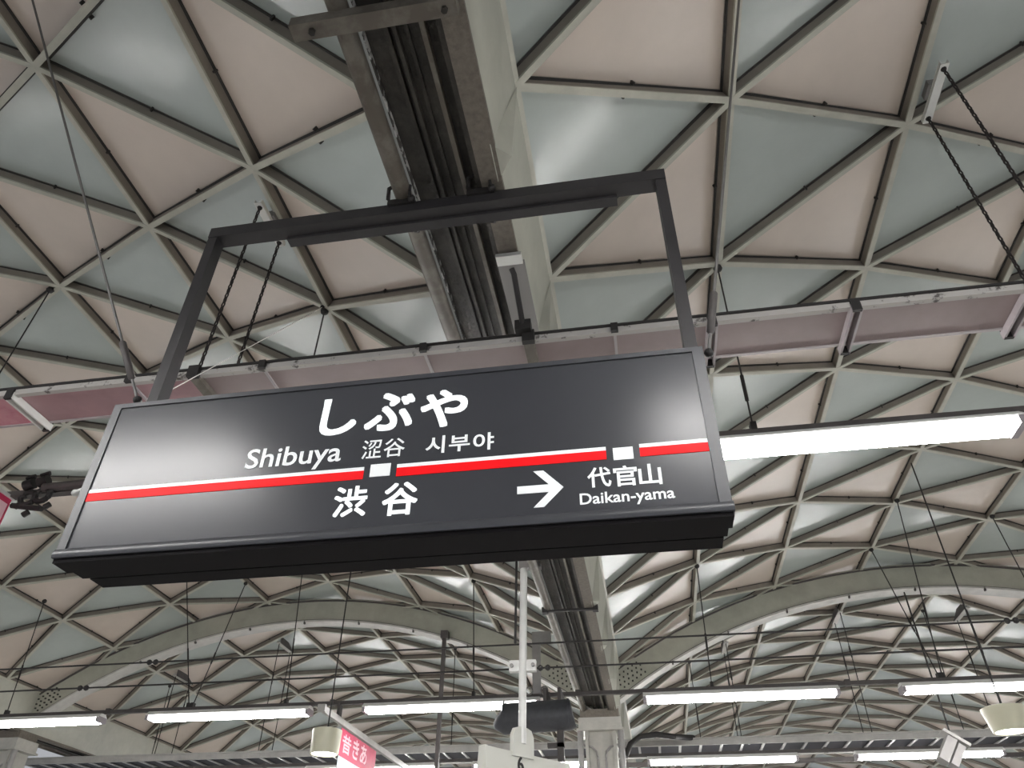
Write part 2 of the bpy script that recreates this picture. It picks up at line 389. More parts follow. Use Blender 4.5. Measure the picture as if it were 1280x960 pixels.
hh = (ZB(245, 226)[1] - ZB(245, 433)[1]) / 2
k = (tip[0] - hx1) / hh
inx = tip[0] - (hx1 - hx0)
flat_poly('arrow', [(s0[0], zc_ - hw), (inx - k * hw, zc_ - hw), (hx0, zc_ - hh), (hx1, zc_ - hh), (tip[0], zc_), (hx1, zc_ + hh), (hx0, zc_ + hh), (inx - k * hw, zc_ + hw), (s0[0], zc_ + hw)], M_WHITE)

# lettering
def text_mesh(txt, bold=0.0, ext=0.0, res=4):
    cu = bpy.data.curves.new('lettering', 'FONT'); cu.body = txt; cu.size = 1.0; cu.resolution_u = res
    cu.offset = bold; cu.extrude = ext
    o = bpy.data.objects.new('lettering_tmp', cu); COL.objects.link(o)
    dg = bpy.context.evaluated_depsgraph_get(); dg.update()
    me = bpy.data.meshes.new_from_object(o.evaluated_get(dg))
    bpy.data.objects.remove(o); bpy.data.curves.remove(cu)
    return me
def letter(txt, L, R, T, B, name, m=None, bold=0.015, shear=0.0, fat=0.0):
    me = text_mesh(txt, bold)
    if fat:
        v0 = [v.co.copy() for v in me.vertices]; f0 = [tuple(p.vertices) for p in me.polygons]; n = len(v0)
        me = bpy.data.meshes.new('lettering'); vs = []; fs = []
        for k, (dx, dy) in enumerate(((-1, -1), (-1, 0), (-1, 1), (0, 1), (1, 1), (1, 0), (1, -1), (0, -1))):
            d = Vector((dx * fat, dy * fat, 0))
            vs += [v + d for v in v0]; fs += [tuple(i + k * n for i in f) for f in f0]
        me.from_pydata(vs, [], fs)
    xs = [v.co.x + shear * v.co.y for v in me.vertices]; ys = [v.co.y for v in me.vertices]
    if not xs: print('NO GLYPH', txt); return
    x0, x1, y0, y1 = min(xs), max(xs), min(ys), max(ys)
    X0, X1, Z0, Z1 = L[0], R[0], B[1], T[1]
    for v, x in zip(me.vertices, xs):
        v.co = ((X0 + (x - x0) / (x1 - x0) * (X1 - X0)), YT, Z0 + (v.co.y - y0) / (y1 - y0) * (Z1 - Z0))
    me.materials.clear(); me.materials.append(m or M_WHITE)
    return link(name, me, face)
ZC8 = lambda a, b: sp(40 + a * 0.34375, 420 + b * 0.34375)
for ch, l, r, tp, bt in (('し', (98, 265), (330, 205), (160, 98), (190, 318)), ('ぶ', (368, 275), (690, 75), (672, 45), (480, 293)), ('や', (720, 140), (1010, 110), (885, 38), (825, 271))):
    letter(ch, ZA(*l), ZA(*r), ZA(*tp), ZA(*bt), 'hiragana_letter', bold=0.0, fat=0.026)
for ch, l, r, tp, bt in (('涩', (352, 455), (482, 390), (440, 346), (420, 462)), ('谷', (492, 410), (622, 400), (560, 338), (560, 450))):
    letter(ch, ZA(*l), ZA(*r), ZA(*tp), ZA(*bt), 'chinese_letter', bold=0.008)
for ch, l, r, tp, bt in (('시', (748, 410), (868, 370), (860, 320), (855, 427)), ('부', (893, 380), (1022, 375), (960, 318), (950, 418)), ('야', (1042, 370), (1170, 355), (1148, 300), (1145, 407))):
    letter(ch, ZA(*l), ZA(*r), ZA(*tp), ZA(*bt), 'korean_letter', bold=0.018)
for ch, l, r, tp, bt in (('渋', (170, 820), (398, 660), (330, 630), (210, 826)), ('谷', (487, 690), (706, 660), (620, 607), (620, 808))):
    letter(ch, ZA(*l), ZA(*r), ZA(*tp), ZA(*bt), 'kanji_letter', bold=0.0, fat=0.020)
for ch, l, r, tp, bt in (('代', (522, 265), (662, 300), (605, 203), (545, 322)), ('官', (668, 215), (803, 205), (735, 195), (745, 312)), ('山', (820, 300), (952, 290), (875, 185), (885, 306))):
    letter(ch, ZB(*l), ZB(*r), ZB(*tp), ZB(*bt), 'kanji_letter', bold=0.020)
letter('Daikan-yama', ZB(480, 400), ZB(1025, 375), ZB(625, 345), ZB(800, 417), 'latin_lettering', bold=0.016)
letter('Shibuya', ZC8(778, 465), ZC8(1125, 440), ZC8(945, 402), ZC8(1060, 484), 'latin_lettering', bold=0.012)

# ------------------------------------------------------------------ horizontal board behind the sign
ZBD = 4.35
bd = thing('cable_board', (-0.6, 3.3, ZBD), 'long level brown pink board running behind the station name sign, hung on chains', 'board')
bx = [-6.6, -5.1, -3.70, -2.90, -2.47, -2.04, -1.06, -0.45, 0.03, 0.556, 1.30, 2.16, 3.0, 3.9]
for k in range(len(bx) - 1):
    a, b = bx[k], bx[k + 1]
    m = M_BOARD3 if b < -3.6 else M_BOARD2 if b < -2.3 else M_BOARD  # panels turn pinker towards the left end
    MB().box(a + 0.004, b - 0.004, 3.17, 3.455, ZBD, ZBD + 0.012).build('board_panel', m, bd, label='pink board panel' if m is M_BOARD3 else None)
MB().box(-6.6, 3.9, 3.135, 3.168, ZBD - 0.018, ZBD + 0.03).build('edge_rail', M_EDGE, bd, label='edge rail of chipped white paint')
MB().box(-6.6, 3.9, 3.124, 3.136, ZBD + 0.020, ZBD + 0.034).build('edge_angle', M_WIRE, bd)
MB().box(-6.6, 3.9, 3.455, 3.475, ZBD - 0.006, ZBD + 0.03).build('far_rail', M_BRK, bd)
for k, x in enumerate(bx[1:-1]):
    b = MB()
    if x in (-3.70, 0.556, 1.30, 2.16):
        m = M_PLATE if x == -3.70 else M_BRK
        for dx in (-0.022, 0.022): MB().box(x + dx - 0.006, x + dx + 0.006, 3.13, 3.50, ZBD - 0.05, ZBD - 0.002).build('bracket', m, bd)
        for y in (3.13, 3.49): MB().box(x - 0.024, x + 0.024, y - 0.010, y + 0.010, ZBD - 0.052, ZBD + 0.02).build('bracket_clip', M_WIRE, bd)
    elif x in (-2.47, -0.45):
        MB().box(x - 0.03, x + 0.03, 3.13, 3.47, ZBD - 0.035, ZBD - 0.002).build('bracket', M_PIPE, bd)
        MB().box(x - 0.035, x + 0.035, 3.105, 3.14, ZBD - 0.04, ZBD + 0.04).build('bracket_clip', M_WIRE, bd)
    else:
        MB().box(x - 0.008, x + 0.008, 3.17, 3.46, ZBD - 0.012, ZBD - 0.001).build('bracket', M_BRK, bd)
        MB().box(x - 0.02, x + 0.02, 3.115, 3.14, ZBD - 0.022, ZBD + 0.034).build('bracket_clip', M_WIRE, bd)
# dark rod from the girder flange to the board
t = thing('board_hanger_rod', (-0.50, 3.07, 4.4), 'rusty dark rod from the girder flange down to the board', 'rod')
MB().tube([(-0.50, 2.84, 4.615), (-0.49, 2.86, 4.59), (-0.475, 3.10, 4.40)], 0.016, 8).build('rod', M_WIRE, t, True)
MB().box(-0.52, -0.43, 3.07, 3.13, 4.37, 4.44).build('rod_bracket', M_WIRE, t)
MB().box(-0.57, -0.43, 2.73, 2.80, 4.60, 4.625).build('rod_plate', M_PLATE, t)

# chain hangers: a white plate under a purlin with two chains down to the board
def chain_mesh(top, bot, link_len=0.052):
    mb = MB(); top = Vector(top); bot = Vector(bot); d = bot - top; n = max(2, int(d.length / (link_len * 0.78))); t = d.normalized()
    ux = t.cross(Vector((0, 1, 0))).normalized(); uy = t.cross(ux)
    for k in range(n):
        c = top + d * ((k + .5) / n); a = ux if k % 2 else uy
        pts = []; L = link_len / 2; W = 0.009
        rings = []
        for q in range(8):
            th = 2 * math.pi * q / 8
            p = c + t * (math.cos(th) * L) + a * (math.sin(th) * W)
            nrm = (t * math.cos(th) + a * math.sin(th)).normalized(); bn = t.cross(a)
            rings.append([p + (nrm * math.cos(2 * math.pi * s / 4) + bn * math.sin(2 * math.pi * s / 4)) * 0.0065 for s in range(4)])
        rings.append(rings[0]); mb.quadloop(rings, caps=False)
    return mb
def chain_hanger(x, y0, y1, label, xb=None, mk='chain', zb=ZBD, wire=0.007):
    z = vault_z(x, -0.01); xb = x if xb is None else xb
    h = thing('chain_hanger' if mk == 'chain' else 'wire_hanger', (x, (y0 + y1) / 2, z), label, 'hanger', 'hanger plates with a pair of lines')
    ym = (y0 + y1) / 2
    MB().box(x - 0.028, x + 0.028, y0 - 0.04, y1 + 0.04, z - 0.085, z - 0.075).build('plate', M_PLATE, h)
    if mk == 'wire':
        sd = 1 if x > -0.72 else -1
        MB().profy([(x - 0.045, z - 0.10), (x + 0.045, z - 0.10), (x + 0.045, z - 0.085), (x - 0.045, z - 0.085)], y0 - 0.06, y1 + 0.06).build('plate_sole', M_COLM, h)
        MB().quadloop([[(x - sd * 0.045 + d, y0 - 0.05, z + 0.02), (x - sd * 0.045 + d, y0 - 0.05, z - 0.10), (x - sd * 0.045 + d, y1 + 0.05, z - 0.10), (x - sd * 0.045 + d, y1 - 0.25, z + 0.02)] for d in (-0.006, 0.006)]).build('plate_web', M_RAIL, h)
    for dx in (-0.028, 0.024): MB().box(x + dx, x + dx + 0.005, y0 - 0.04, y1 + 0.04, z - 0.08, z - 0.045).build('plate_side', M_PLATE, h)
    MB().box(x - 0.05, x + 0.05, ym - 0.06, ym + 0.06, z - 0.05, z + 0.01).build('purlin_clamp', M_LEAD, h)
    for y in (y0, y1):
        a, b = (x, y, z - 0.08), (xb, y + (0.0 if mk == 'chain' else 0), zb + 0.03)
        if mk == 'chain':
            chain_mesh(a, b).build('chain', M_CHAIN, h)
            MB().ball((a[0], a[1], a[2] - 0.005), 0.02).build('hook', M_WIRE, h, True)
        else:
            MB().tube([a, b], wire, 5).build('hanger_wire', M_WIRE, h)
            zz = a[2] + (b[2] - a[2]) * 0.35
            MB().tube([(x + (xb - x) * 0.33, y, zz + 0.1), (x + (xb - x) * 0.37, y, zz - 0.1)], 0.014, 6).build('turnbuckle', M_WIRE, h)
    return h
chain_hanger(-2.42, 3.16, 3.50, 'white plate with two chains hanging behind the left post of the sign', -2.475)
chain_hanger(2.40, 3.14, 3.52, 'white plate with two chains at the right edge, by the rust stain', 2.42)

# ------------------------------------------------------------------ fluorescent lamp rows
def rail(x0, x1, y, z, label, group=None):
    r = thing('lamp_rail', ((x0 + x1) / 2, y, z), label, 'rail', group)
    MB().box(x0, x1, y - 0.03, y + 0.03, z, z + 0.045).build('channel', M_RAIL, r)
    n = int((x1 - x0) / 3.1)
    for k in range(n + 1):
        x = x0 + (x1 - x0) * k / n
        MB().box(x - 0.03, x + 0.03, y - 0.04, y + 0.04, z - 0.008, z + 0.065).build('joint_clip', M_RAIL, r)
    return r
TUBE_MESH = {}
def lamp(x0, x1, y, z, label, group='twin tube fluorescent lamps on rails'):
    """z: underside of the rail the lamp hangs from"""
    L = thing('fluorescent_lamp', ((x0 + x1) / 2, y, z - 0.1), label, 'lamp', group)
    MB().prof([(y - 0.045, z - 0.002), (y + 0.045, z - 0.002), (y + 0.105, z - 0.055), (y + 0.10, z - 0.062), (y + 0.03, z - 0.05), (y - 0.03, z - 0.05), (y - 0.10, z - 0.062), (y - 0.105, z - 0.055)], x0, x1).build('reflector', M_LAMPW, L); rf = L.children[0]
    for s in (-1, 1):
        yy = y + s * 0.055
        MB().tube([(x0 + 0.05, yy, z - 0.098), (x1 - 0.05, yy, z - 0.098)], 0.026, 8).build('tube', M_TUBE, L, True)
    for x in (x0 + 0.02, x1 - 0.02):
        MB().box(x - 0.022, x + 0.022, y - 0.095, y + 0.095, z - 0.118, z - 0.045).build('end_socket', M_SOCK, rf)
    return L
ZR1, ZR2, ZR3 = 4.345, 4.275, 4.235
Y1R, Y2R, Y3R = 4.35, 10.15, 13.75
rail(-10.0, 9.0, Y1R, ZR1, 'dark lamp rail level with the sign, carrying the big bright lamp at right')
rail(-10.9, 9.2, Y2R, ZR2, 'dark lamp rail beyond the sign carrying the middle row of lamps')
rail(-10.0, 9.2, Y3R, ZR3 - 0.02, 'dark lamp rail of the lowest row of lamps at the bottom edge')
lamp(0.09, 2.50, Y1R, ZR1, 'large bright fluorescent lamp right beside the station name sign')
for x in (-3.02, 3.2, 6.3, -9.24):
    lamp(x, x + 2.4, Y1R, ZR1, 'fluorescent lamp on the nearer rail, outside the view or hidden by the sign')
names2 = {-10.0: 'fluorescent lamp of the middle row cut by the left photo edge', -6.89: 'fluorescent lamp of the middle row, second from the left, left of the round cream lamp',
          -3.74: 'fluorescent lamp of the middle row ending at the dark loudspeaker', -0.016: 'fluorescent lamp of the middle row just right of the column', 3.097: 'fluorescent lamp of the middle row cut by the right photo edge'}
for x, nm in names2.items(): lamp(x, x + 2.39, Y2R, ZR2, nm)
lamp(6.3, 8.7, Y2R, ZR2, 'fluorescent lamp on the middle rail, outside the view')
for x, nm in ((-0.05, 'fluorescent lamp of the lowest row, right of the column'), (3.22, 'fluorescent lamp of the lowest row beside the tilted grey box'), (-3.0, 'fluorescent lamp of the lowest row, left of the car number box'), (-6.0, 'fluorescent lamp of the lowest row under the left lamp rail')):
    lamp(x, x + (2.39 if x != 3.22 else 2.2), Y3R, ZR3 - 0.02, nm)
# rows that light the hall from behind the camera and farther down the hall
YB = 0.75
rail(-9, 9, YB, 4.245, 'dark lamp rail above the camera, outside the view')
for x in (-4.75, 0.20, 3.4, -7.9): lamp(x, x + 2.4, YB, 4.245, 'fluorescent lamp above the camera, outside the view')
for yy in (17.0, 20.0, 23.0):
    rail(-10, 9, yy, ZR2 - 0.05, 'dark lamp rail farther down the hall, below the view', 'lamp rails below the view')
    for x in (-9.0, -5.9, -2.8, 0.3, 3.4, 6.5): lamp(x, x + 2.4, yy, ZR2 - 0.05, 'fluorescent lamp farther down the hall, below the view')

# suspension rods: (top x, y), (bottom x, y, z), label
def rod(a, b, label, r=0.0075, tb=0.62, group='thin dark suspension rods', ball=True):
    a, b = Vector(a), Vector(b)
    t = thing('suspension_rod', a, label, 'rod', group)
    MB().tube([a, b], r, 5).build('rod', M_WIRE, t)
    if ball: MB().ball(a + Vector((0, 0, 0.005)), 0.036).build('anchor', M_WIRE, t, True)
    c = a + (b - a) * tb; d = (b - a).normalized()
    MB().tube([c - d * 0.11, c + d * 0.11], 0.0135, 6).build('turnbuckle', M_WIRE, t)
    MB().box(b.x - 0.02, b.x + 0.02, b.y - 0.035, b.y + 0.035, b.z - 0.03, b.z + 0.03).build('rail_clip', M_WIRE, t)
    return t
def vt(x, y): return (x, y, vault_z(x, -0.02))
zr1, zr2, zr3 = ZR1 + 0.07, ZR2 + 0.07, ZR3 + 0.05
for (x, xb, lb) in ((0.90, 0.892, 'right of the sign, ending on the big bright lamp'), (-2.39, -2.41, 'dropping behind the sign between chains and gutter'), (-5.30, -5.44, 'at the left photo edge, above the pink board')):
    rod(vt(x, Y1R), (xb, Y1R, zr1), 'thin dark suspension rod ' + lb, 0.0065, 0.78)
for (x, y, xb, lb) in ((-9.30, 10.14, -9.19, 'over the leftmost lamp of the middle row'), (-6.63, 11.4, -6.27, 'slanting down to the second lamp of the middle row'), (-7.27, 10.6, -6.33, 'crossing behind the lower left corner of the sign'),
        (-5.1, 10.3, -4.88, 'below the sign at the left arch crown'), (-2.30, 10.14, -2.24, 'over the lamp left of the loudspeaker'), (0.90, 10.14, 0.86, 'over the lamp just right of the column'),
        (3.72, 11.6, 3.58, 'slanting to the right hand lamp from beside the arch'), (3.74, 10.0, 3.62, 'dropping steeply to the right hand lamp'), (5.20, 10.7, 5.1, 'at the right photo edge above the arch')):
    rod(vt(x, y), (xb, Y2R, zr2), 'thin dark suspension rod ' + lb, 0.0075, 0.66)

# ------------------------------------------------------------------ stay wires of the sign
def wire(name, a, b, r, m, label, cat='wire', tbk=None):
    a, b = Vector(a), Vector(b); t = thing(name, (a + b) / 2, label, cat)
    MB().tube([a, b], r, 6).build('wire', m, t)
    d = (b - a).normalized()
    if tbk:
        c = a + (b - a) * tbk; L = 0.11
        MB().tube([c - d * L, c - d * (L - .01), c + d * (L - .01), c + d * L], 0, 8, rads=[0.007, 0.016, 0.016, 0.007]).build('turnbuckle', M_RAIL, t, True)
    for p in (a, b): MB().ball(p, 0.02).build('eye_bolt', M_WIRE, t, True)
    return t
wire('stay_wire', (-3.32, 1.60, vault_z(-3.32, -0.0)), at(172, 500, y=2.33), 0.007, M_STEEL, 'grey stay wire from the ceiling to the left end of the sign', tbk=0.93)
wire('stay_wire', (0.92, 2.17, vault_z(0.92)), at(886, 441, y=2.36), 0.007, M_STEEL, 'grey stay wire from the ceiling to the right end of the sign', tbk=0.92)
wire('guy_wire', at(403, 384, y=4.30), at(196, 497, y=2.36), 0.0024, M_PLATE, 'fine pale guy wire slanting to the left post of the sign')

# ------------------------------------------------------------------ messenger wires across the hall
YM = 7.06
for z, lb in ((at(640, 806, y=YM).z, 'upper'), (at(640, 836.5, y=YM).z, 'lower')):
    t = thing('messenger_wire', (0, YM, z), lb + ' of the two dark level wires crossing the hall under the arches', 'wire', 'level messenger wires')
    MB().tube([(-9.5, YM, z), (7.5, YM, z)], 0.0085, 6).build('wire', M_WIRE, t)
    for x in ((at(190, 830, y=YM).x, at(1266, 780, y=YM).x) if lb == 'upper' else (at(105, 857, y=YM).x, at(680, 835, y=YM).x)):
        for dx in (-0.035, 0.035): MB().ball((x + dx, YM, z), 0.028).build('insulator', M_WIRE, t, True)

# ------------------------------------------------------------------ cable ladder
YT0 = 14.0
tr = thing('cable_ladder', (0, YT0 + 0.3, 4.43), 'long grey cable ladder with dark cover crossing behind the column', 'cable ladder')
MB().box(-12, 8, YT0, YT0 + 0.04, 4.425, 4.53).build('front_rail', M_TRAY, tr)
MB().box(-12, 8, YT0 - 0.03, YT0 + 0.002, 4.515, 4.535).build('front_lip', M_TRAY, tr)
MB().box(-12, 8, YT0 + 0.86, YT0 + 0.90, 4.40, 4.50).build('far_rail', M_TRAY, tr)
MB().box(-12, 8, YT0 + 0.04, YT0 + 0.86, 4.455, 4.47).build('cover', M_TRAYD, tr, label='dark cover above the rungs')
x = -11.9; k = 0
while x < 7.8:
    MB().box(x - 0.02, x + 0.02, YT0 + 0.02, YT0 + 0.87, 4.425, 4.445).build('rung', M_RUNG, tr); x += 0.345
t = thing('rear_beam', (0, 15.2, 4.36), 'thin dark beam just behind the cable ladder', 'beam')
MB().box(-12, 8, 15.16, 15.24, 4.33, 4.40).build('beam', M_RAIL, t)
for xx in (-9, -4.5, 0.2, 4.6): MB().box(xx - .04, xx + .04, 15.15, 15.25, 4.40, 4.47).build('beam_bracket', M_RAIL, t)
for px, py, xo, lb in ((1050, 760, 3.65, 'beside the right arch, left of its crown'), (1207, 757, 5.78, 'under the right arch near the right edge'), (905, 810, 1.55, 'low under the right arch, over the middle row lamp'), (345, 797, -7.13, 'under the crown of the left arch'), (205, 833, -9.21, 'low under the left arch at left')):
    chain_hanger(xo, YT0 + 0.05, YT0 + 0.6, 'pale hanger plate with two wires ' + lb, mk='wire', zb=4.5, wire=0.008)
for x, lb in ((0.885, 'thin dark suspension rod to the cable ladder right of the column'), (-9.56, 'thin dark suspension rod to the cable ladder at far left'), (5.2, 'thin dark suspension rod to the cable ladder between two hanger plates'), (-3.6, 'thin dark suspension rod to the cable ladder behind the red banner')):
    rod(vt(x, 14.47), (x + 0.02, 14.47, 4.54), lb, 0.008, 0.7)

# ------------------------------------------------------------------ poles and what they carry
pl = thing('marker_pole', (-1.08, 7.0, 3.09), 'slim white pole hanging behind the sign, carrying the car number box', 'pole')
MB().tube([(-1.072, 7.0, 5.0), (-1.095, 7.0, 3.06)], 0.036, 12).build('pole', M_POLE, pl, True)
MB().tube([(-1.152, 7.03, 5.0), (-1.165, 7.03, 3.95)], 0.012, 6).build('conduit', M_WIRE, pl, True)
zc6 = at(655, 832, y=7.0).z
MB().box(-1.215, -0.965, 6.99, 7.05, zc6 - 0.05, zc6 + 0.05).build('pole_clamp', M_POLE, pl)
for x in (-1.19, -0.99): MB().tube([(x, 6.97, zc6), (x, 7.0, zc6)], 0.018, 8).build('clamp_bolt', M_LEAD, pl)
for zz in (4.72,): MB().box(-1.12, -0.9, 6.96, 7.05, zz - 0.04, zz + 0.04).build('girder_bracket', M_LEAD, pl)
# number box, turned on its pole
P0 = at(606, 931, z=at(650, 941, y=6.98).z); P1 = at(712, 955, z=P0.z); ax = (P1 - P0).normalized(); ang = math.atan2(ax.y, ax.x);  ay = Vector((-ax.y, ax.x, 0)); az = Vector((0, 0, 1))
LB = (P1 - P0).length
b6 = thing('car_number_box', (-1.08, 7.0, 2.8), 'cream prism box numbered 6 on the white pole at the bottom edge', 'sign')
O6 = Vector((P0.x, P0.y, P0.z))
def pr6(u): return [O6 + ax * u + ay * a + az * b for a, b in ((0.0, 0.0), (0.07, 0.0), (0.085, -0.16), (0.085, -0.36), (-0.015, -0.36), (-0.015, -0.16))]
MB().quadloop([pr6(0.02), pr6(LB - 0.02)]).build('body', M_BOX6, b6)
def pr6b(u): return [O6 + ax * u + ay * (0.085 + (a - 0.035) * 1.06 - 0.05) + az * (b * 1.03 + 0.005) for a, b in ((0.0, 0.0), (0.07, 0.0), (0.085, -0.16), (0.085, -0.36), (-0.015, -0.36), (-0.015, -0.16))]
for u in (0.0, LB - 0.03): MB().quadloop([pr6b(u), pr6b(u + 0.03)]).build('end_cap', M_BOX6, b6)
pp = at(655, 925, y=7.0)
cen = Vector((-1.095, 7.0, 0))
MB().quadloop([[cen + ax * dx + ay * dy + Vector((0, 0, z)) for dx, z in ((-0.13, pp.z - 0.14), (-0.13, pp.z + 0.03), (-0.10, pp.z + 0.085), (-0.05, pp.z + 0.10), (0.05, pp.z + 0.10), (0.10, pp.z + 0.085), (0.13, pp.z + 0.03), (0.13, pp.z - 0.14))] for dy in (-0.02, 0.02)]).build('mount_plate', M_BOX6, b6)
me = text_mesh('6', 0.012, 0.004)
up6 = (az * 0.16 + ay * 0.015).normalized(); nf6 = (ay * -0.16 + az * 0.015).normalized()
c6 = O6 + ax * (0.395 * LB) + ay * (-0.009) + az * (-0.088)
for v in me.vertices:
    q = v.co.copy(); v.co = c6 + ax * (q.x - 0.3) * 0.16 + up6 * (q.y - 0.36) * 0.17 + nf6 * (0.003 + q.z)
me.materials.clear(); me.materials.append(M_WIRE); link('numeral', me, b6)

g2 = thing('rail_support_pole', (-1.2, 10.1, 4.3), 'grey flat pole beside the white pole, reaching down to the lamp rail', 'pole')
xa = at(667, 705, y=10.05).x; xb = at(671, 876, y=10.05).x
MB().quadloop([[(x + dx, 10.05 + dy, z) for dx, dy in ((-0.055, 0), (0.055, 0), (0.055, 0.05), (-0.055, 0.05))] for x, z in ((xb, 4.30), (xb, 5.1))]).build('pole', M_POLE2, g2)
MB().box(xb - 0.055, xb + 0.2, 10.04, 10.11, 4.95, 5.1).build('girder_bracket', M_POLE2, g2)
for dx in (-0.10, 0.10):
    MB().tube([(xb + dx + 0.045 * math.cos(q * math.pi / 5), 10.04, 4.33 + 0.045 * math.sin(q * math.pi / 5)) for q in range(11)], 0.012, 6).build('ring_clamp', M_LEAD, g2, True)
dp = thing('dark_pole', (at(550, 880, y=12.4).x, 12.35, 4.4), 'slim dark pole hanging from the left arch beam, beside the banner', 'pole')
xd = at(553, 840, y=12.35).x
MB().box(xd - 0.03, xd + 0.03, 12.32, 12.38, 3.3, vault_z(xd, -0.3)).build('pole', M_RAIL, dp)
MB().box(xd - 0.06, xd + 0.06, 12.30, 12.44, vault_z(xd, -0.42), vault_z(xd, -0.30)).build('arch_bracket', M_RAIL, dp)

ls = thing('loudspeaker', (-1.1, 9.98, 3.9), 'dark grey barrel shaped loudspeaker behind the white pole', 'loudspeaker')
YL = 9.76; a = at(625, 899, y=YL); b = at(716, 893, y=YL); rr = 0.18
MB().tube([(a.x, YL, a.z + 0.03), (a.x + 0.02, YL, a.z + 0.015), (a.x + 0.05, YL, a.z), (b.x - 0.03, YL, b.z), (b.x - 0.01, YL, b.z + 0.008), (b.x, YL, b.z + 0.01)], 0, 24, rads=[rr - 0.05, rr - 0.025, rr, rr, rr - 0.012, rr - 0.025]).build('barrel', M_SPK, ls, True)
for x in (a.x + 0.06, b.x - 0.05): MB().tube([(x - 0.008, YL, b.z), (x + 0.008, YL, b.z)], rr + 0.006, 24).build('band', M_SPK, ls, True)
for x in (b.x - 0.34, b.x - 0.16): MB().box(x - 0.02, x + 0.02, YL - 0.03, YL + 0.42, b.z + rr - 0.01, 4.275).build('hanger', M_RAIL, ls)
MB().box(b.x - 0.20, b.x - 0.12, YL - 0.03, YL + 0.05, b.z - 0.52, b.z - 0.13).build('bracket', M_RAIL, ls)
MB().box(b.x - 0.32, b.x - 0.12, YL - 0.03, YL + 0.05, b.z - 0.37, b.z - 0.32).build('bracket_arm', M_RAIL, ls)

# ------------------------------------------------------------------ round cream lamps
def round_lamp(px, py, Y, r0, r1, h, label):
    c = at(px, py, y=Y); t = thing('round_lamp', (c.x, Y, c.z), label, 'lamp', 'round cream ceiling lamps')
    def ring(r, z): return [(c.x + r * math.cos(k * math.pi / 12), Y + r * math.sin(k * math.pi / 12), c.z + z) for k in range(24)]
    MB().quadloop([ring(r1 - 0.03, h), ring(r1, h - 0.01), ring(r0, 0.0), ring(r0 - 0.015, 0.0), ring(r0 - 0.02, 0.03)], caps=False).build('shade', M_CREAM, t, True)
    MB().quadloop([ring(r1 - 0.03, h - 0.002), ring(r1 - 0.03, h)]).build('lid', M_CREAM, t)
    MB().quadloop([ring(r0 - 0.02, 0.012), ring(r0 - 0.02, 0.02)]).build('lens', M_GLOW, t)
    MB().tube([(c.x, Y, c.z + h), (c.x, Y, vault_z(c.x))], 0.009, 6).build('stem', M_WIRE, t)
    return t
round_lamp(405, 943, 9.0, 0.165, 0.175, 0.27, 'round cream lamp left of the red banner')
round_lamp(1264, 915, 9.0, 0.165, 0.215, 0.24, 'round cream lamp at the lower right corner')

# ------------------------------------------------------------------ hanging banners
bn = thing('hanging_banner', (-4.1, 11.2, 3.6), 'red and pale blue paper banner hanging from a slanting rail near the bottom edge', 'banner')
xB = -4.07; zB = 4.035
def bannerq(y0, y1, z0, z1, m, name):
    MB().box(xB - 0.002, xB + 0.002, y0, y1, z0, z1).build(name, m, bn)
ya, yb = at(427, 912, x=xB).y, at(470, 942, x=xB).y
bannerq(ya, yb, zB - 0.36, zB - 0.02, M_BANR, 'red_sheet'); bannerq(ya, yb, zB - 1.0, zB - 0.36, M_BANW, 'pale_sheet')
def blob(txt, y0, y1, z0, z1, m):
    me = text_mesh(txt, 0.02); xs = [v.co.x for v in me.vertices]; ys = [v.co.y for v in me.vertices]
    for v in me.vertices:
        q = v.co.copy(); v.co = (xB + 0.005, y0 + (q.x - min(xs)) / (max(xs) - min(xs)) * (y1 - y0), z0 + (q.y - min(ys)) / (max(ys) - min(ys)) * (z1 - z0))
    me.materials.clear(); me.materials.append(m); link('lettering', me, bn)
blob('昔', ya + 0.08, ya + 0.42, zB - 0.30, zB - 0.07, M_PRINT)
blob('きあ', ya + 0.5, ya + 1.1, zB - 0.30, zB - 0.05, M_PRINT)
brl = thing('banner_rail', (xB, 11, 4.05), 'grey slanting looking rail that holds the red banner', 'rail')
MB().box(xB - 0.025, xB + 0.025, 9.5, 13.55, zB, zB + 0.08).build('rail', M_TRAY, brl)
MB().box(xB - 0.05, xB + 0.05, 9.48, 9.53, zB - 0.005, zB + 0.085).build('rail_end', M_TRAY, brl)
MB().box(xB - 0.035, xB + 0.0, 10.10, 10.20, zB + 0.06, 4.30).build('post', M_RAIL, brl)
xP = -4.64; zP = 4.34
pb = thing('hanging_banner', (xP, 4.0, 3.9), 'pink banner with white print, cut by the left photo edge', 'banner')
MB().box(xP - 0.002, xP + 0.002, 3.3, 4.36, 3.45, zP).build('pink_sheet', M_BANR, pb)
MB().box(xP - 0.014, xP + 0.014, 3.25, 4.38, zP - 0.005, zP + 0.02).build('top_rail', M_POLE, pb)
MB().box(xP + 0.002, xP + 0.0035, 3.4, 4.34, 4.0, zP - 0.05).build('pale_field', M_PRINT, pb)
me = text_mesh('の', 0.03)
for v in me.vertices: q = v.co.copy(); v.co = (xP + 0.005, 4.10 + q.x * 0.2, 4.08 + q.y * 0.2)
me.materials.clear(); me.materials.append(M_PRINTB); link('lettering', me, pb)

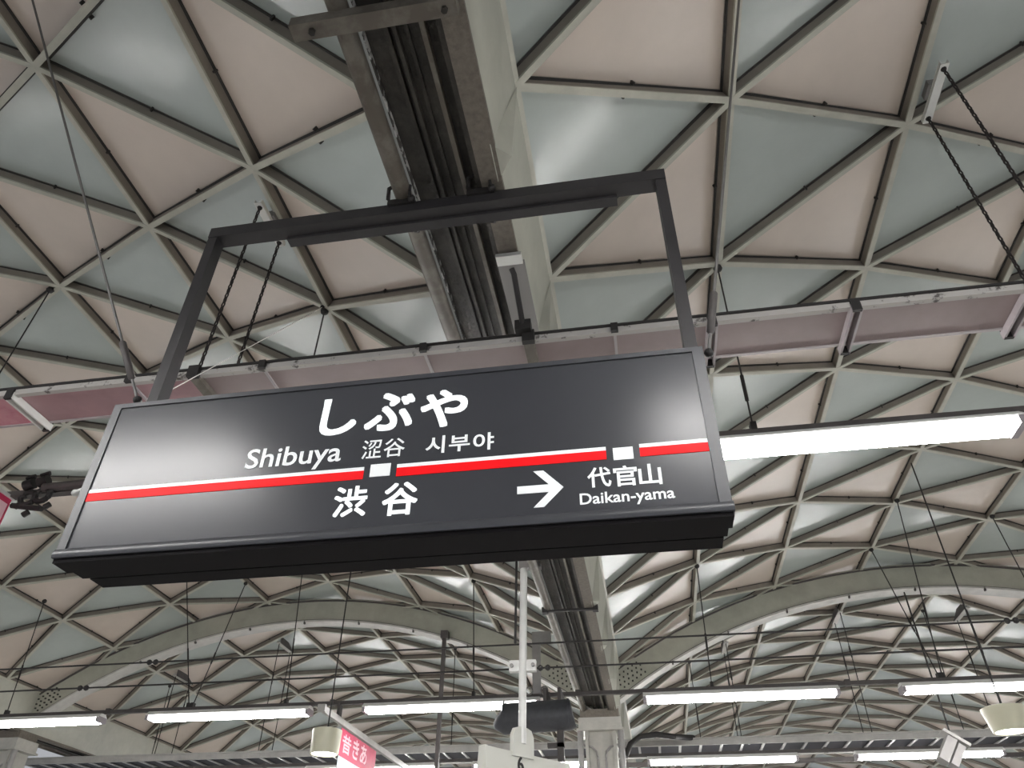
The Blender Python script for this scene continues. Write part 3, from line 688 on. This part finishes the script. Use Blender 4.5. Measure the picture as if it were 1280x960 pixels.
# ------------------------------------------------------------------ pipe clamps left of the sign
cl = thing('pipe_clamp', (-4.7, 4.33, 4.3), 'black cluster of pipe clamps on the rail left of the sign', 'clamp')
for px, py in ((37, 606), (55, 602)):
    p = at(px, py, y=4.30)
    MB().tube([p + Vector((-0.035, 0, -0.01)), p + Vector((0.035, 0, 0.01))], 0.042, 10).build('jaw', M_WIRE, cl, True)
    MB().tube([p + Vector((0, 0, 0.02)), p + Vector((0.01, 0, 0.075))], 0.020, 8).build('bolt', M_WIRE, cl, True)
    MB().tube([p + Vector((-0.03, -0.02, 0.045)), p + Vector((0.04, -0.02, 0.065))], 0.013, 8).build('bolt', M_WIRE, cl, True)
    c = at(px - 2, py + 17, y=4.30)
    MB().tube([c + Vector((0.060 * math.cos(u * math.pi / 8), 0, 0.052 * math.sin(u * math.pi / 8))) for u in range(17)], 0.021, 8).build('ring', M_WIRE, cl, True)
for px, py in ((32, 642), (22, 632), (59, 632), (64, 615), (28, 622)):
    p = at(px, py, y=4.30); MB().tube([p + Vector((-0.018, 0, -0.012)), p + Vector((0.018, 0, 0.012))], 0.022, 8).build('bolt', M_WIRE, cl, True)
p0, p1 = at(15, 632, y=4.30), at(52, 636, y=4.30)
MB().tube([p0, p1], 0.022, 8).build('lower_pipe', M_WIRE, cl, True)
p0, p1 = at(55, 610, y=4.30), at(112, 604, y=4.30)
MB().tube([p0, p1], 0.035, 8).build('brown_pipe', M_RAIL, cl, True)
p = at(96, 616, y=2.36); q = at(101, 611, y=2.33)
MB().tube([p - Vector((.02, 0, 0)), p - Vector((.012, 0, 0)), p + Vector((.004, 0, 0)), q + Vector((0.012, 0, 0))], 0, 10, rads=[0.008, 0.015, 0.014, 0.006]).build('latch_knob', M_POLE, sign, True, 'white latch knob')

# ------------------------------------------------------------------ tilted box and hose at the far right / column
sb = thing('tilted_box', at(1185, 935, y=11.5), 'grey tilted metal box on a bracket between the lowest lamps', 'box')
c = at(1183, 938, y=11.5); e1 = Vector((0.6, 0.1, 0.8)).normalized(); e2 = Vector((0.8, 0.0, -0.6)); e3 = e1.cross(e2)
MB().obox(c, e1 * 0.17, e2 * 0.06, e3 * 0.09).build('body', M_LEAD, sb)
MB().obox(c + e2 * 0.13, e1 * 0.15, e2 * 0.045, e3 * 0.08).build('body_half', M_LEAD, sb)
MB().obox(c + e1 * 0.20 + e2 * 0.04, e1 * 0.02, e2 * 0.17, e3 * 0.10).build('lid', M_TRAY, sb)
MB().tube([c + e1 * 0.2, c + e1 * 0.2 + Vector((0, 0, 0.28)), c + e1 * 0.2 + Vector((0, 0, 2.0))], 0.012, 6).build('hanger', M_WIRE, sb)
hs = thing('black_hose', (0.0, 13.2, 4.3), 'thick black hose curving from the column to the cable ladder', 'hose')
pts = [at(a, b, y=13.2) for a, b in ((782, 945), (788, 930), (800, 921), (820, 918), (842, 921))] + [Vector((0.75, 14.1, 4.56))]
MB().tube(pts, 0.045, 10).build('hose', M_WIRE, hs, True)
